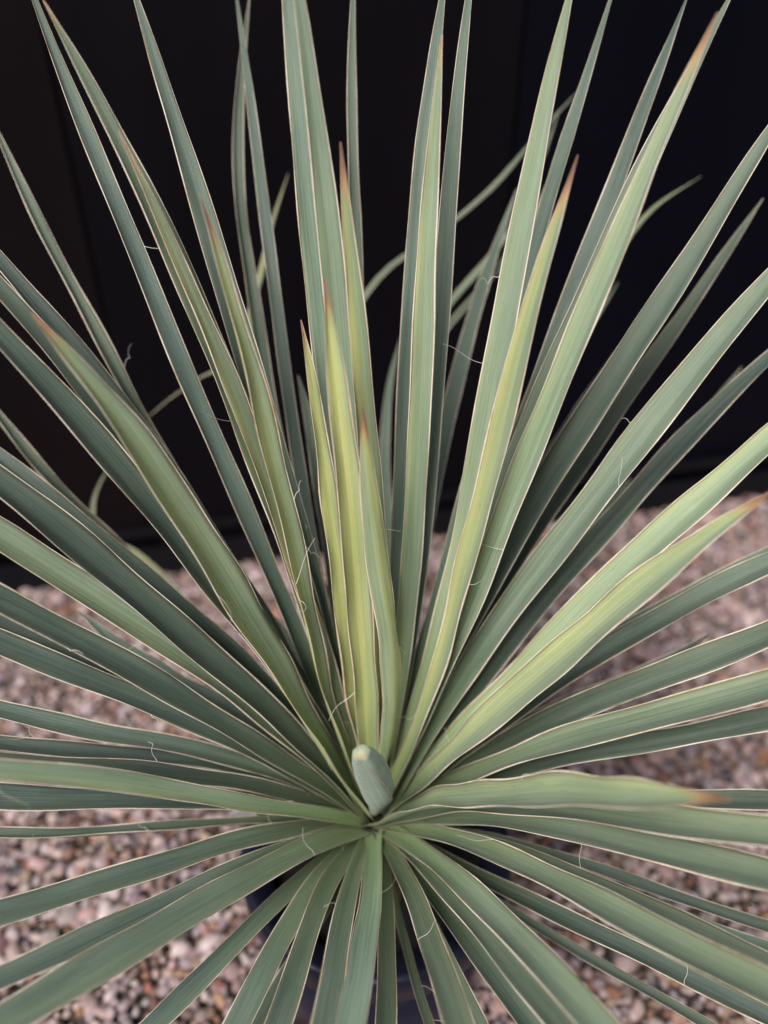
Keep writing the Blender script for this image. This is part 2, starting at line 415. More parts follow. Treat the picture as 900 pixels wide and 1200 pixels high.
# ------------------------------------------------------------------ yucca: blade curves in millimetres,
# (width, yellowness, dried tip, roll in degrees, centre line from the crown outwards)
LEAVES = [  # light on near and upturned blades is put into yellowness and tone
    (16.5, 0.05, 0.00, 0, 0.74, [(-6, 6, 370), (-38, 34, 457), (-70, 63, 541), (-101, 93, 622), (-133, 125, 700), (-165, 159, 778), (-197, 196, 855), (-230, 235, 934), (-262, 279, 1015)]),
    (21.0, 0.36, 0.50, 0, 0.85, [(-7, 6, 372), (-27, 24, 458), (-46, 43, 541), (-67, 63, 620), (-90, 84, 696), (-115, 107, 771), (-144, 131, 844), (-178, 157, 917), (-216, 184, 989)]),
    (14.7, 0.60, 0.80, 0, 0.79, [(-7, 6, 373), (-23, 18, 449), (-38, 31, 522), (-55, 45, 592), (-72, 60, 659), (-92, 78, 724), (-114, 96, 788), (-139, 117, 852), (-167, 139, 916)]),
    (20.1, 0.12, 0.00, 0, 0.87, [(-5, 7, 371), (-23, 31, 458), (-42, 56, 541), (-61, 83, 621), (-82, 111, 698), (-103, 140, 774), (-125, 173, 850), (-149, 207, 927), (-174, 245, 1004)]),
    (18.8, 0.75, 0.90, 18, 1.30, [(-7, 5, 375), (-25, 8, 445), (-39, 13, 513), (-50, 20, 578), (-59, 28, 642), (-68, 39, 704), (-78, 51, 766), (-91, 65, 827), (-106, 80, 889)]),
    (10.9, 0.08, 0.00, 0, 0.68, [(-3, 9, 368), (-27, 51, 453), (-46, 95, 534), (-62, 141, 614), (-75, 188, 691), (-87, 239, 768), (-99, 292, 845), (-111, 348, 921), (-125, 409, 999)]),
    (14.1, 0.20, 0.00, 30, 0.66, [(-2, 9, 368), (-24, 43, 419), (-44, 82, 474), (-62, 121, 532), (-78, 160, 589), (-92, 200, 648), (-104, 238, 702), (-115, 278, 761), (-124, 317, 817), (-127, 356, 874), (-123, 393, 929), (-115, 433, 987)]),
    (25.1, 0.15, 0.00, 0, 1.20, [(-3, 9, 374), (-9, 29, 465), (-16, 51, 552), (-22, 74, 636), (-29, 98, 718), (-36, 125, 799), (-44, 153, 880), (-52, 185, 961), (-61, 219, 1045)]),
    (17.8, 0.32, 0.00, 0, 1.20, [(-3, 9, 375), (-7, 24, 464), (-11, 40, 550), (-15, 58, 633), (-20, 77, 714), (-25, 99, 793), (-32, 122, 873), (-41, 148, 952), (-52, 176, 1034)]),
    (12.0, 0.25, 0.00, 25, 0.74, [(0, 9, 370), (-1, 50, 458), (-3, 92, 542), (-7, 135, 623), (-12, 180, 703), (-16, 228, 781), (-19, 278, 858), (-20, 331, 937), (-17, 389, 1017)]),
    (15.9, 0.70, 1.00, 0, 1.20, [(-1, 9, 376), (4, 17, 450), (6, 27, 521), (5, 38, 589), (1, 50, 655), (-4, 64, 719), (-9, 80, 783), (-15, 99, 847), (-20, 119, 912)]),
    (18.0, 0.72, 1.00, -30, 1.20, [(-2, 9, 379), (9, 5, 436), (15, 2, 490), (15, 1, 541), (13, 2, 590), (8, 4, 637), (2, 8, 683), (-3, 13, 729), (-6, 20, 775)]),
    (21.3, 1.00, 0.90, 0, 1.30, [(-4, 8, 378), (-6, 7, 444), (-8, 8, 507), (-10, 11, 567), (-13, 15, 624), (-16, 21, 681), (-20, 29, 736), (-24, 38, 791), (-29, 49, 847)]),
    (16.5, 1.00, 0.80, 22, 1.35, [(-4, 8, 375), (-12, 13, 436), (-18, 19, 493), (-23, 27, 548), (-27, 37, 601), (-31, 49, 653), (-36, 63, 703), (-42, 78, 753), (-50, 95, 803)]),
    (20.2, 0.08, 0.00, 0, 0.88, [(2, 9, 371), (13, 40, 457), (20, 72, 540), (24, 105, 620), (28, 140, 697), (32, 177, 774), (37, 217, 850), (45, 259, 927), (56, 305, 1005)]),
    (16.5, 0.45, 0.60, 0, 1.15, [(3, 9, 374), (16, 26, 455), (24, 44, 532), (30, 63, 607), (33, 85, 679), (36, 108, 751), (38, 134, 822), (42, 162, 894), (47, 192, 966)]),
    (14.4, 0.12, 0.00, 0, 0.88, [(3, 9, 372), (20, 35, 460), (32, 63, 544), (41, 93, 625), (47, 124, 704), (52, 157, 783), (57, 193, 861), (64, 232, 940), (74, 274, 1020)]),
    (19.4, 0.35, 0.00, 0, 1.10, [(5, 8, 373), (32, 26, 457), (52, 46, 539), (69, 68, 618), (82, 92, 697), (94, 118, 774), (106, 147, 851), (120, 178, 928), (137, 212, 1007)]),
    (17.5, 0.62, 1.00, 0, 1.10, [(7, 5, 374), (30, 10, 446), (48, 17, 516), (62, 26, 584), (74, 36, 650), (86, 49, 715), (97, 64, 780), (111, 80, 844), (128, 98, 908)]),
    (14.5, 0.08, 0.00, 0, 0.91, [(5, 8, 369), (28, 44, 455), (51, 80, 537), (74, 118, 617), (96, 158, 694), (119, 200, 770), (143, 244, 846), (170, 292, 922), (198, 343, 999)]),
    (15.3, 0.12, 0.00, 0, 0.89, [(4, 8, 365), (16, 55, 430), (28, 103, 492), (42, 151, 551), (56, 200, 607), (74, 252, 661), (94, 307, 714), (118, 365, 766), (146, 426, 818)]),
    (18.4, 0.08, 0.00, 0, 0.68, [(6, 7, 369), (36, 41, 453), (66, 76, 534), (96, 112, 612), (126, 150, 688), (156, 189, 762), (187, 232, 837), (219, 278, 912), (253, 327, 988)]),
    (22.0, 0.38, 0.90, 0, 1.15, [(8, 5, 372), (35, 15, 455), (60, 26, 534), (84, 40, 611), (107, 56, 686), (130, 73, 760), (155, 92, 834), (181, 113, 907), (210, 136, 981)]),
    (21.9, 0.15, 0.00, 0, 0.86, [(7, 6, 371), (34, 26, 456), (60, 47, 538), (87, 70, 618), (114, 95, 695), (143, 121, 770), (174, 149, 845), (208, 179, 919), (246, 211, 994)]),
    (24.5, 0.15, 0.00, 0, 0.76, [(7, 5, 368), (37, 31, 450), (70, 56, 527), (106, 81, 599), (145, 108, 668), (186, 135, 735), (230, 165, 801), (274, 198, 867), (319, 234, 935)]),
    (16.7, 0.20, 0.00, 0, 0.67, [(7, 6, 364), (41, 43, 435), (79, 79, 499), (120, 115, 559), (164, 152, 616), (210, 191, 670), (258, 232, 724), (306, 276, 777), (356, 325, 831)]),
    (27.3, 0.22, 0.00, 0, 0.95, [(8, 4, 368), (43, 19, 442), (79, 35, 512), (117, 52, 578), (157, 69, 641), (199, 88, 702), (243, 109, 761), (289, 131, 820), (337, 156, 879)]),
    (22.2, 0.10, 0.00, 0, 0.82, [(8, 4, 364), (51, 28, 426), (95, 53, 485), (138, 79, 541), (184, 105, 593), (232, 133, 642), (283, 162, 689), (339, 192, 734), (400, 224, 776)]),
    (28.6, 0.40, 0.00, 0, 1.20, [(8, 2, 366), (48, 8, 424), (87, 15, 479), (125, 24, 531), (164, 34, 580), (205, 46, 628), (247, 58, 674), (291, 73, 718), (339, 88, 761), (349, 91, 770), (359, 95, 780), (369, 98, 789)]),
    (38.7, 0.50, 0.80, 0, 1.35, [(9, -1, 369), (37, -10, 423), (65, -17, 475), (92, -22, 524), (120, -25, 571), (148, -28, 616), (178, -29, 659), (209, -29, 701), (243, -29, 741)]),
    (23.8, 0.10, 0.00, 0, 0.72, [(9, 2, 361), (52, 10, 411), (95, 19, 455), (140, 28, 495), (186, 37, 531), (235, 46, 563), (285, 57, 593), (339, 68, 619), (396, 80, 644), (419, 86, 654), (442, 91, 664), (466, 96, 674)]),
    (16.8, 0.10, 0.00, 0, 0.78, [(8, 3, 360), (52, 18, 407), (98, 33, 449), (145, 48, 485), (195, 62, 517), (247, 77, 546), (301, 93, 571), (358, 111, 594), (417, 130, 615), (436, 137, 622), (455, 143, 629), (474, 149, 636)]),
    (25.7, 0.18, 0.00, 0, 0.63, [(9, 0, 362), (50, 1, 410), (93, 0, 452), (136, -1, 489), (181, -1, 522), (227, -1, 551), (275, 1, 579), (324, 4, 606), (375, 9, 632), (407, 12, 649), (439, 15, 665), (471, 19, 681)]),
    (27.0, 0.28, 0.00, 0, 0.92, [(9, -2, 363), (47, -11, 412), (85, -21, 454), (124, -31, 493), (164, -40, 527), (205, -49, 558), (247, -56, 587), (290, -62, 615), (336, -67, 644), (372, -71, 666), (408, -75, 688), (444, -78, 711)]),
    (21.1, 0.15, 0.00, 0, 0.64, [(9, -1, 359), (51, -7, 401), (94, -13, 437), (138, -20, 467), (181, -27, 493), (226, -33, 515), (273, -37, 536), (320, -40, 556), (370, -41, 576), (413, -41, 594), (456, -42, 612), (499, -42, 629)]),
    (36.1, 0.40, 1.00, 0, 1.40, [(6, -6, 366), (28, -30, 416), (49, -53, 460), (70, -77, 500), (91, -100, 535), (113, -122, 568), (135, -144, 599), (158, -165, 629), (183, -185, 659)]),
    (25.3, 0.30, 0.00, 0, 1.00, [(7, -5, 362), (42, -27, 410), (76, -50, 452), (109, -74, 487), (142, -98, 518), (175, -122, 545), (210, -146, 570), (246, -168, 594), (283, -190, 618), (320, -211, 641), (356, -232, 664), (393, -253, 687)]),
    (24.2, 0.25, 0.00, 0, 0.80, [(8, -4, 359), (47, -26, 401), (84, -48, 435), (120, -72, 463), (156, -96, 486), (193, -120, 506), (230, -142, 524), (269, -164, 541), (310, -183, 560), (354, -204, 579), (398, -225, 599), (442, -246, 619)]),
    (18.0, 0.10, 0.00, 0, 0.56, [(9, -1, 355), (56, -9, 388), (102, -18, 413), (148, -28, 432), (194, -38, 447), (241, -47, 458), (289, -55, 468), (339, -61, 476), (391, -64, 486), (440, -67, 494), (489, -70, 503), (538, -73, 512)]),
    (9.5, 0.10, 0.00, 10, 0.58, [(9, -2, 351), (57, -17, 370), (104, -34, 383), (149, -52, 389), (194, -69, 390), (239, -86, 388), (286, -102, 385), (334, -115, 381), (386, -125, 377), (436, -135, 374), (487, -145, 371), (537, -155, 368)]),
    (9.4, 0.08, 0.00, 10, 0.79, [(9, -3, 350), (56, -20, 368), (102, -38, 379), (146, -57, 383), (189, -76, 383), (233, -94, 381), (279, -111, 376), (327, -125, 371), (377, -136, 367), (429, -147, 363), (480, -159, 359), (532, -170, 355)]),
    (21.3, 0.28, 0.00, 0, 0.88, [(7, -6, 359), (41, -39, 400), (74, -72, 434), (105, -105, 463), (135, -138, 488), (165, -171, 510), (195, -203, 530), (227, -234, 549), (261, -265, 568), (294, -295, 586), (326, -324, 605), (359, -354, 623)]),
    (17.9, 0.20, 0.00, 0, 0.70, [(8, -5, 356), (49, -31, 387), (88, -57, 412), (125, -84, 431), (161, -111, 446), (197, -138, 458), (233, -164, 466), (272, -190, 474), (313, -214, 481), (361, -242, 489), (408, -270, 498), (456, -298, 506)]),
    (16.0, 0.06, 0.00, 0, 0.60, [(8, -5, 352), (48, -36, 366), (88, -66, 378), (128, -94, 388), (168, -121, 396), (209, -146, 401), (251, -170, 404), (294, -194, 406), (340, -217, 405), (386, -240, 404), (433, -264, 404), (479, -287, 403)]),
    (9.3, 0.15, 0.00, 0, 0.66, [(8, -5, 350), (45, -29, 344), (84, -52, 339), (123, -75, 335), (162, -98, 331), (201, -120, 327), (240, -143, 324), (279, -166, 320), (317, -189, 315), (370, -221, 309), (423, -252, 303), (475, -284, 297)]),
    (20.6, 0.22, 0.00, 0, 0.98, [(4, -8, 359), (28, -45, 394), (50, -81, 424), (69, -116, 450), (87, -151, 473), (104, -185, 493), (121, -219, 510), (138, -253, 526), (156, -287, 540), (186, -341, 562), (215, -395, 585), (244, -449, 607)]),
    (16.7, 0.20, 0.00, 0, 0.62, [(4, -8, 357), (26, -45, 385), (45, -81, 410), (62, -115, 431), (79, -149, 449), (95, -182, 464), (112, -214, 478), (128, -246, 489), (146, -279, 498), (181, -342, 517), (216, -405, 536), (250, -468, 555)]),
    (18.3, 0.12, 0.00, 0, 0.68, [(4, -8, 353), (24, -43, 371), (42, -77, 386), (59, -109, 399), (76, -140, 409), (93, -170, 416), (110, -200, 421), (128, -229, 424), (146, -258, 424), (193, -331, 426), (239, -404, 427), (286, -477, 429)]),
    (18.4, 0.25, 0.00, 0, 0.68, [(2, -9, 358), (14, -47, 385), (24, -83, 408), (33, -117, 429), (40, -151, 447), (47, -183, 463), (53, -215, 477), (60, -247, 488), (68, -279, 499), (87, -356, 524), (105, -433, 549), (124, -510, 575)]),
    (8.7, 0.10, 0.00, 0, 0.77, [(5, -8, 350), (18, -33, 347), (31, -57, 345), (44, -82, 342), (57, -107, 340), (70, -132, 337), (82, -157, 335), (95, -181, 332), (107, -207, 329), (154, -302, 317), (201, -398, 305), (247, -494, 294)]),
    (8.8, 0.25, 0.00, 0, 0.71, [(3, -9, 350), (9, -34, 344), (15, -59, 339), (22, -83, 333), (29, -108, 328), (36, -132, 323), (45, -157, 318), (54, -181, 313), (65, -205, 309), (108, -306, 289), (151, -406, 270), (194, -507, 251)]),
    (15.7, 0.25, 0.00, 0, 0.78, [(0, -9, 350), (6, -43, 363), (9, -75, 373), (10, -105, 380), (10, -134, 385), (10, -162, 387), (9, -189, 388), (9, -215, 386), (9, -242, 381), (12, -346, 365), (15, -451, 348), (18, -556, 331)]),
    (19.6, 0.12, 0.00, 8, 1.60, [(-1, -9, 358), (-1, -48, 385), (-1, -84, 410), (-2, -119, 432), (-5, -153, 451), (-7, -185, 469), (-11, -217, 485), (-15, -248, 499), (-21, -279, 512), (-34, -355, 543), (-47, -432, 574), (-59, -508, 606)]),
    (17.8, 0.10, 0.00, 0, 0.80, [(-1, -9, 356), (-11, -46, 379), (-18, -81, 399), (-22, -115, 417), (-25, -148, 431), (-27, -179, 443), (-30, -210, 453), (-35, -240, 462), (-42, -271, 469), (-62, -357, 490), (-82, -443, 510), (-102, -529, 531)]),
    (9.6, 0.25, 0.00, 0, 0.71, [(-3, -9, 350), (-16, -32, 347), (-26, -56, 342), (-33, -81, 337), (-38, -106, 331), (-42, -131, 325), (-47, -157, 320), (-53, -181, 314), (-62, -206, 310), (-100, -309, 290), (-137, -411, 270), (-175, -514, 251)]),
    (18.5, 0.12, 0.00, 0, 0.57, [(-3, -8, 353), (-23, -42, 373), (-36, -74, 388), (-45, -106, 399), (-52, -137, 406), (-58, -167, 411), (-65, -196, 415), (-75, -225, 416), (-89, -252, 417), (-134, -338, 421), (-179, -423, 425), (-224, -509, 429)]),
    (18.9, 0.12, 0.00, 0, 0.76, [(-4, -8, 352), (-28, -40, 371), (-46, -71, 385), (-60, -103, 395), (-73, -133, 401), (-84, -163, 404), (-96, -193, 404), (-110, -221, 404), (-129, -248, 403), (-181, -325, 400), (-234, -402, 397), (-287, -479, 394)]),
    (16.3, 0.10, 0.00, 0, 0.79, [(-6, -7, 351), (-35, -37, 368), (-60, -68, 379), (-83, -98, 387), (-106, -127, 391), (-129, -155, 393), (-153, -182, 393), (-180, -207, 392), (-210, -231, 391), (-275, -282, 389), (-340, -332, 387), (-405, -383, 385)]),
    (25.3, 0.22, 0.00, 0, 0.92, [(-7, -6, 358), (-39, -41, 392), (-69, -75, 421), (-98, -109, 446), (-127, -142, 467), (-155, -175, 486), (-185, -207, 502), (-215, -238, 517), (-248, -269, 532), (-286, -304, 550), (-324, -340, 567), (-361, -375, 584)]),
    (17.8, 0.08, 0.00, 0, 0.68, [(-7, -5, 357), (-43, -36, 388), (-76, -66, 414), (-108, -95, 436), (-140, -124, 454), (-172, -152, 470), (-205, -180, 483), (-240, -206, 496), (-278, -231, 508), (-325, -263, 524), (-372, -295, 540), (-419, -326, 556)]),
    (20.0, 0.10, 0.00, 0, 0.72, [(-8, -4, 357), (-48, -26, 389), (-85, -50, 415), (-122, -73, 435), (-158, -97, 451), (-195, -119, 464), (-233, -141, 475), (-272, -161, 486), (-315, -179, 497), (-368, -202, 512), (-422, -225, 526), (-475, -247, 540)]),
    (11.4, 0.20, 0.00, 20, 0.58, [(-9, -1, 355), (-54, -14, 378), (-98, -27, 396), (-142, -39, 411), (-185, -50, 423), (-230, -59, 432), (-276, -67, 441), (-324, -72, 448), (-374, -75, 456), (-430, -78, 465), (-487, -81, 474), (-543, -85, 483)]),
    (22.1, 0.05, 0.00, 0, 0.75, [(-9, -2, 359), (-49, -16, 396), (-90, -30, 426), (-130, -44, 452), (-171, -58, 474), (-213, -71, 493), (-256, -82, 511), (-300, -91, 528), (-346, -98, 547), (-396, -105, 567), (-446, -113, 587), (-496, -120, 607)]),
    (14.4, 0.42, 0.00, -25, 1.35, [(-8, -4, 363), (-40, -28, 407), (-72, -49, 448), (-103, -69, 487), (-135, -86, 523), (-168, -103, 558), (-201, -120, 589), (-236, -137, 619), (-272, -154, 645), (-310, -172, 673), (-348, -190, 700), (-385, -208, 728)]),
    (18.0, 0.06, 0.00, 10, 0.60, [(-9, 0, 358), (-51, -3, 400), (-93, -8, 432), (-137, -14, 457), (-181, -22, 476), (-227, -29, 492), (-274, -35, 506), (-322, -37, 520), (-372, -37, 536), (-421, -36, 552), (-470, -35, 568), (-519, -34, 585)]),
    (16.6, 0.15, 0.00, -10, 0.54, [(-8, -3, 362), (-44, -16, 407), (-79, -30, 445), (-115, -44, 478), (-152, -59, 506), (-189, -73, 531), (-228, -87, 554), (-268, -98, 576), (-310, -108, 599), (-357, -120, 624), (-405, -131, 650), (-452, -142, 676)]),
    (18.3, 0.08, 0.00, 0, 0.76, [(-9, 0, 360), (-50, -2, 403), (-92, -6, 438), (-135, -11, 466), (-180, -16, 490), (-225, -21, 510), (-272, -23, 530), (-319, -23, 550), (-368, -19, 572), (-411, -15, 592), (-455, -11, 613), (-499, -7, 633)]),
    (23.6, 0.06, 0.00, 0, 0.80, [(-9, 0, 363), (-48, -4, 412), (-88, -8, 456), (-129, -11, 495), (-170, -14, 530), (-213, -16, 563), (-257, -17, 593), (-303, -17, 623), (-352, -14, 652), (-385, -13, 672), (-417, -11, 692), (-450, -10, 711)]),
    (20.3, 0.06, 0.00, 0, 0.54, [(-9, 1, 362), (-50, 3, 410), (-93, 5, 452), (-136, 7, 489), (-181, 9, 522), (-227, 12, 552), (-275, 16, 579), (-325, 21, 606), (-377, 29, 632), (-408, 33, 647), (-439, 38, 663), (-471, 43, 679)]),
    (25.6, 0.12, 0.00, 0, 0.74, [(-9, -1, 366), (-44, -10, 421), (-79, -17, 471), (-115, -24, 518), (-151, -29, 562), (-189, -33, 604), (-227, -36, 644), (-268, -39, 683), (-311, -40, 721), (-335, -41, 742), (-359, -41, 763), (-384, -42, 785)]),
    (27.7, 0.42, 0.00, 0, 1.15, [(-9, 1, 366), (-43, 3, 424), (-80, 5, 477), (-118, 7, 525), (-158, 10, 570), (-200, 13, 611), (-243, 17, 650), (-289, 22, 688), (-336, 30, 725), (-356, 33, 741), (-376, 36, 757), (-396, 39, 773)]),
    (30.9, 0.10, 0.00, 0, 0.56, [(-9, 1, 367), (-43, 1, 428), (-78, 2, 485), (-113, 4, 538), (-150, 7, 588), (-187, 11, 635), (-227, 16, 681), (-269, 23, 726), (-314, 30, 770), (-328, 33, 784), (-342, 35, 797), (-355, 38, 811)]),
    (18.3, 0.05, 0.00, 0, 0.60, [(-8, 4, 364), (-45, 23, 425), (-86, 40, 479), (-130, 57, 527), (-177, 74, 570), (-226, 91, 611), (-277, 111, 650), (-330, 133, 688), (-383, 158, 728), (-388, 161, 731), (-392, 163, 735), (-397, 165, 738)]),
    (17.8, 0.30, 0.00, 35, 0.74, [(-7, 5, 362), (-54, 31, 414), (-102, 57, 462), (-152, 83, 506), (-202, 111, 547), (-252, 141, 587), (-302, 175, 627), (-351, 213, 669), (-398, 256, 713)]),
    (30.4, 0.12, 0.00, 0, 0.76, [(-9, 2, 370), (-38, 7, 444), (-68, 13, 513), (-100, 19, 578), (-134, 26, 640), (-170, 34, 700), (-208, 43, 758), (-247, 54, 816), (-290, 67, 875)]),
    (24.1, 0.15, 0.00, 0, 0.68, [(-8, 3, 369), (-39, 13, 444), (-70, 25, 515), (-101, 37, 582), (-135, 51, 647), (-171, 65, 709), (-211, 81, 769), (-255, 97, 826), (-305, 114, 883)]),
    (32.4, 0.64, 0.80, 0, 1.35, [(-9, 1, 372), (-33, -3, 437), (-55, -5, 500), (-76, -5, 560), (-97, -3, 619), (-118, 1, 676), (-142, 5, 731), (-168, 11, 785), (-199, 17, 837)]),
    (23.5, 0.05, 0.00, 0, 0.53, [(-8, 5, 368), (-41, 24, 441), (-75, 44, 510), (-110, 64, 576), (-146, 86, 638), (-185, 109, 698), (-228, 133, 756), (-274, 159, 813), (-325, 187, 869)]),
    (16.7, 0.30, 0.00, 30, 0.90, [(-6, 6, 366), (-50, 41, 442), (-94, 76, 513), (-137, 113, 581), (-180, 151, 647), (-222, 192, 713), (-264, 236, 779), (-304, 284, 846), (-344, 337, 916)]),
    (22.2, 0.05, 0.00, 0, 0.61, [(-7, 6, 362), (-18, 28, 406), (-36, 48, 443), (-60, 67, 474), (-87, 87, 501), (-117, 108, 525), (-149, 131, 546), (-181, 156, 567), (-211, 185, 587)]),
    (19.0, 0.10, 0.00, 0, 0.77, [(-4, 8, 364), (-13, 30, 403), (-23, 53, 439), (-33, 77, 472), (-45, 102, 503), (-58, 129, 531), (-73, 158, 558), (-90, 190, 582), (-109, 224, 606)]),
    (20.8, 0.10, 0.00, 0, 0.79, [(7, 6, 360), (28, 32, 402), (54, 57, 438), (83, 82, 469), (115, 107, 497), (149, 134, 521), (184, 163, 543), (220, 194, 565), (255, 230, 587)]),
    (18.4, 0.20, 0.00, 0, 0.83, [(-3, 9, 366), (-11, 34, 414), (-19, 59, 459), (-26, 87, 501), (-34, 116, 541), (-42, 147, 579), (-51, 180, 616), (-61, 217, 651), (-74, 256, 686)]),
    (18.4, 0.06, 0.00, 0, 0.80, [(-8, 4, 359), (-37, 14, 392), (-68, 23, 419), (-100, 32, 441), (-134, 42, 460), (-169, 54, 476), (-204, 68, 491), (-239, 85, 506), (-273, 106, 523)]),
    (19.0, 0.06, 0.00, 0, 0.61, [(8, 3, 357), (41, 15, 389), (75, 24, 415), (112, 33, 434), (150, 43, 449), (189, 53, 462), (229, 66, 472), (270, 82, 483), (310, 102, 495)]),
    (8.0, 0.30, 0.00, 0, 0.80, [(3, 8, 363), (-6, 63, 418), (-23, 118, 473), (-44, 173, 528), (-58, 229, 584), (-59, 285, 640), (-32, 341, 696), (9, 390, 741), (68, 428, 773), (125, 470, 808), (174, 515, 850), (226, 561, 891)]),
    (8.0, 0.30, 0.00, 0, 0.80, [(4, 8, 364), (9, 60, 420), (13, 113, 478), (16, 168, 537), (23, 224, 598), (34, 278, 657), (69, 322, 703), (118, 364, 744), (159, 404, 785), (192, 454, 838), (217, 507, 895), (243, 562, 954)]),
    (8.0, 0.30, 0.00, 0, 0.80, [(3, 8, 363), (8, 58, 408), (14, 115, 459), (18, 172, 510), (23, 229, 562), (32, 288, 615), (45, 340, 662), (74, 387, 702), (120, 433, 739), (161, 479, 776), (186, 529, 819), (212, 585, 869)]),
    (8.0, 0.60, 0.00, 0, 0.73, [(-2, 9, 364), (-7, 51, 404), (-19, 97, 448), (-41, 140, 488), (-67, 185, 530), (-89, 229, 570), (-109, 274, 613), (-126, 316, 653), (-135, 359, 693), (-125, 404, 735), (-113, 450, 780), (-98, 493, 819)]),
    (8.0, 0.60, 0.00, 0, 0.80, [(-5, 7, 358), (-8, 49, 392), (-14, 92, 426), (-34, 132, 456), (-61, 172, 487), (-85, 212, 517), (-105, 256, 551), (-122, 298, 584), (-145, 340, 616), (-176, 372, 637), (-224, 373, 612), (-268, 369, 578)]),
    (9.5, 0.70, 0.00, 0, 0.87, [(-6, 6, 353), (-9, 43, 375), (-32, 71, 384), (-71, 92, 384), (-108, 118, 389), (-139, 147, 399), (-168, 177, 410), (-199, 208, 421), (-225, 235, 431), (-255, 265, 442), (-287, 291, 449), (-322, 314, 452)]),
    (13.3, 0.30, 0.00, 0, 0.60, [(5, 8, 360), (26, 55, 409), (52, 101, 452), (82, 147, 491), (116, 193, 526), (153, 241, 558), (192, 292, 588), (232, 347, 617), (273, 406, 647)]),
    (13.5, 0.30, 0.00, 0, 0.60, [(6, 6, 359), (44, 49, 411), (87, 89, 455), (134, 129, 493), (185, 169, 527), (237, 210, 558), (291, 254, 588), (345, 303, 618), (397, 356, 650)]),
    (8.0, 0.50, 0.00, 0, 0.96, [(5, 7, 362), (23, 46, 401), (49, 90, 446), (77, 136, 492), (107, 186, 541), (135, 230, 585), (168, 279, 634), (199, 322, 677), (227, 362, 717), (259, 406, 761), (297, 442, 794), (352, 473, 820)]),
    (8.4, 0.50, 0.00, 0, 0.77, [(-6, 7, 355), (-30, 41, 375), (-63, 67, 385), (-104, 96, 395), (-147, 126, 405), (-186, 156, 416), (-227, 187, 428), (-264, 216, 440), (-296, 247, 454), (-321, 285, 476), (-330, 322, 498), (-319, 362, 521)]),
    (10.9, 0.15, 0.00, 0, 0.99, [(1, 9, 361), (12, 53, 406), (16, 97, 448), (16, 144, 488), (12, 192, 526), (9, 242, 562), (9, 296, 596), (14, 352, 629), (27, 412, 661)]),
    (11.4, 0.15, 0.00, 10, 0.96, [(5, 8, 362), (24, 54, 420), (47, 99, 474), (74, 145, 523), (105, 191, 568), (139, 239, 611), (176, 289, 651), (216, 342, 690), (260, 399, 729)]),
    (14.0, 0.15, 0.00, 0, 0.63, [(4, -8, 350), (17, -35, 350), (31, -61, 350), (44, -88, 350), (56, -114, 350), (68, -141, 349), (80, -168, 349), (92, -195, 348), (103, -222, 347), (143, -319, 344), (183, -415, 340), (223, -511, 337)]),
    (13.1, 0.15, 0.00, 0, 0.65, [(-5, -8, 350), (-19, -33, 348), (-33, -58, 346), (-47, -83, 343), (-61, -109, 341), (-76, -134, 338), (-90, -159, 336), (-105, -184, 335), (-122, -208, 334), (-180, -295, 330), (-238, -383, 326), (-296, -470, 322)]),
]
SPEAR = [(1, -2, 379), (4, -25, 426), (5, -50, 473), (2, -67, 516), (-3, -86, 558), (-7, -99, 586)]

CROWN = Vector((0, 0, 0.26))
yucca = empty('yucca_plant', CROWN)
tag(yucca, 'spiky yucca rosette of long stiff blue-green blades with pale edges', 'plant')

PT = [0, .08, .2, .4, .55, .7, .82, .92, 1.]
PWD = [.90, .76, .85, .97, 1, .93, .74, .42, .04]
leaf_tris = ([], [])


def resample(ctrl, n):
    c = np.asarray(ctrl, float)
    d = np.r_[0, np.cumsum(np.linalg.norm(np.diff(c, axis=0), axis=1))]
    xs = np.linspace(0, d[-1], n)
    out = []
    for x in xs:
        i = int(min(max(np.searchsorted(d, x) - 1, 0), len(d) - 2))
        u = (x - d[i]) / (d[i + 1] - d[i])
        p1, p2 = c[i], c[i + 1]
        p0 = c[i - 1] if i > 0 else 2 * p1 - p2
        p3 = c[i + 2] if i + 2 < len(c) else 2 * p2 - p1
        out.append(.5 * (2 * p1 + (p2 - p0) * u + (2 * p0 - 5 * p1 + 4 * p2 - p3) * u * u + (3 * p1 - p0 - 3 * p2 + p3) * u ** 3))
    return np.array(out), d[-1]


def frames(P, roll):
    tg_ = np.gradient(P, axis=0)
    tg_ /= np.linalg.norm(tg_, axis=1)[:, None]
    up = np.array([0, 0, 1.0])
    N = up - tg_ * tg_[:, 2:3]
    ln = np.linalg.norm(N, axis=1)
    # a blade that is nearly upright keeps the facing it has where it is less upright
    ref = N[np.argmax(ln)]
    prev = None
    for i in range(len(P)):
        n = N[i] if ln[i] > .12 else ref - tg_[i] * (ref @ tg_[i])
        n = n / np.linalg.norm(n)
        if prev is not None and n @ prev < 0: n = -n
        N[i] = n
        prev = n
    for i in range(1, len(P)):       # smooth
        N[i] = N[i] * .5 + N[i - 1] * .5
        N[i] -= tg_[i] * (N[i] @ tg_[i])
        N[i] /= np.linalg.norm(N[i])
    S = np.cross(tg_, N)
    c, s = np.cos(roll)[:, None], np.sin(roll)[:, None]
    N2 = N * c + S * s
    S2 = S * c - N * s
    return tg_, N2, S2


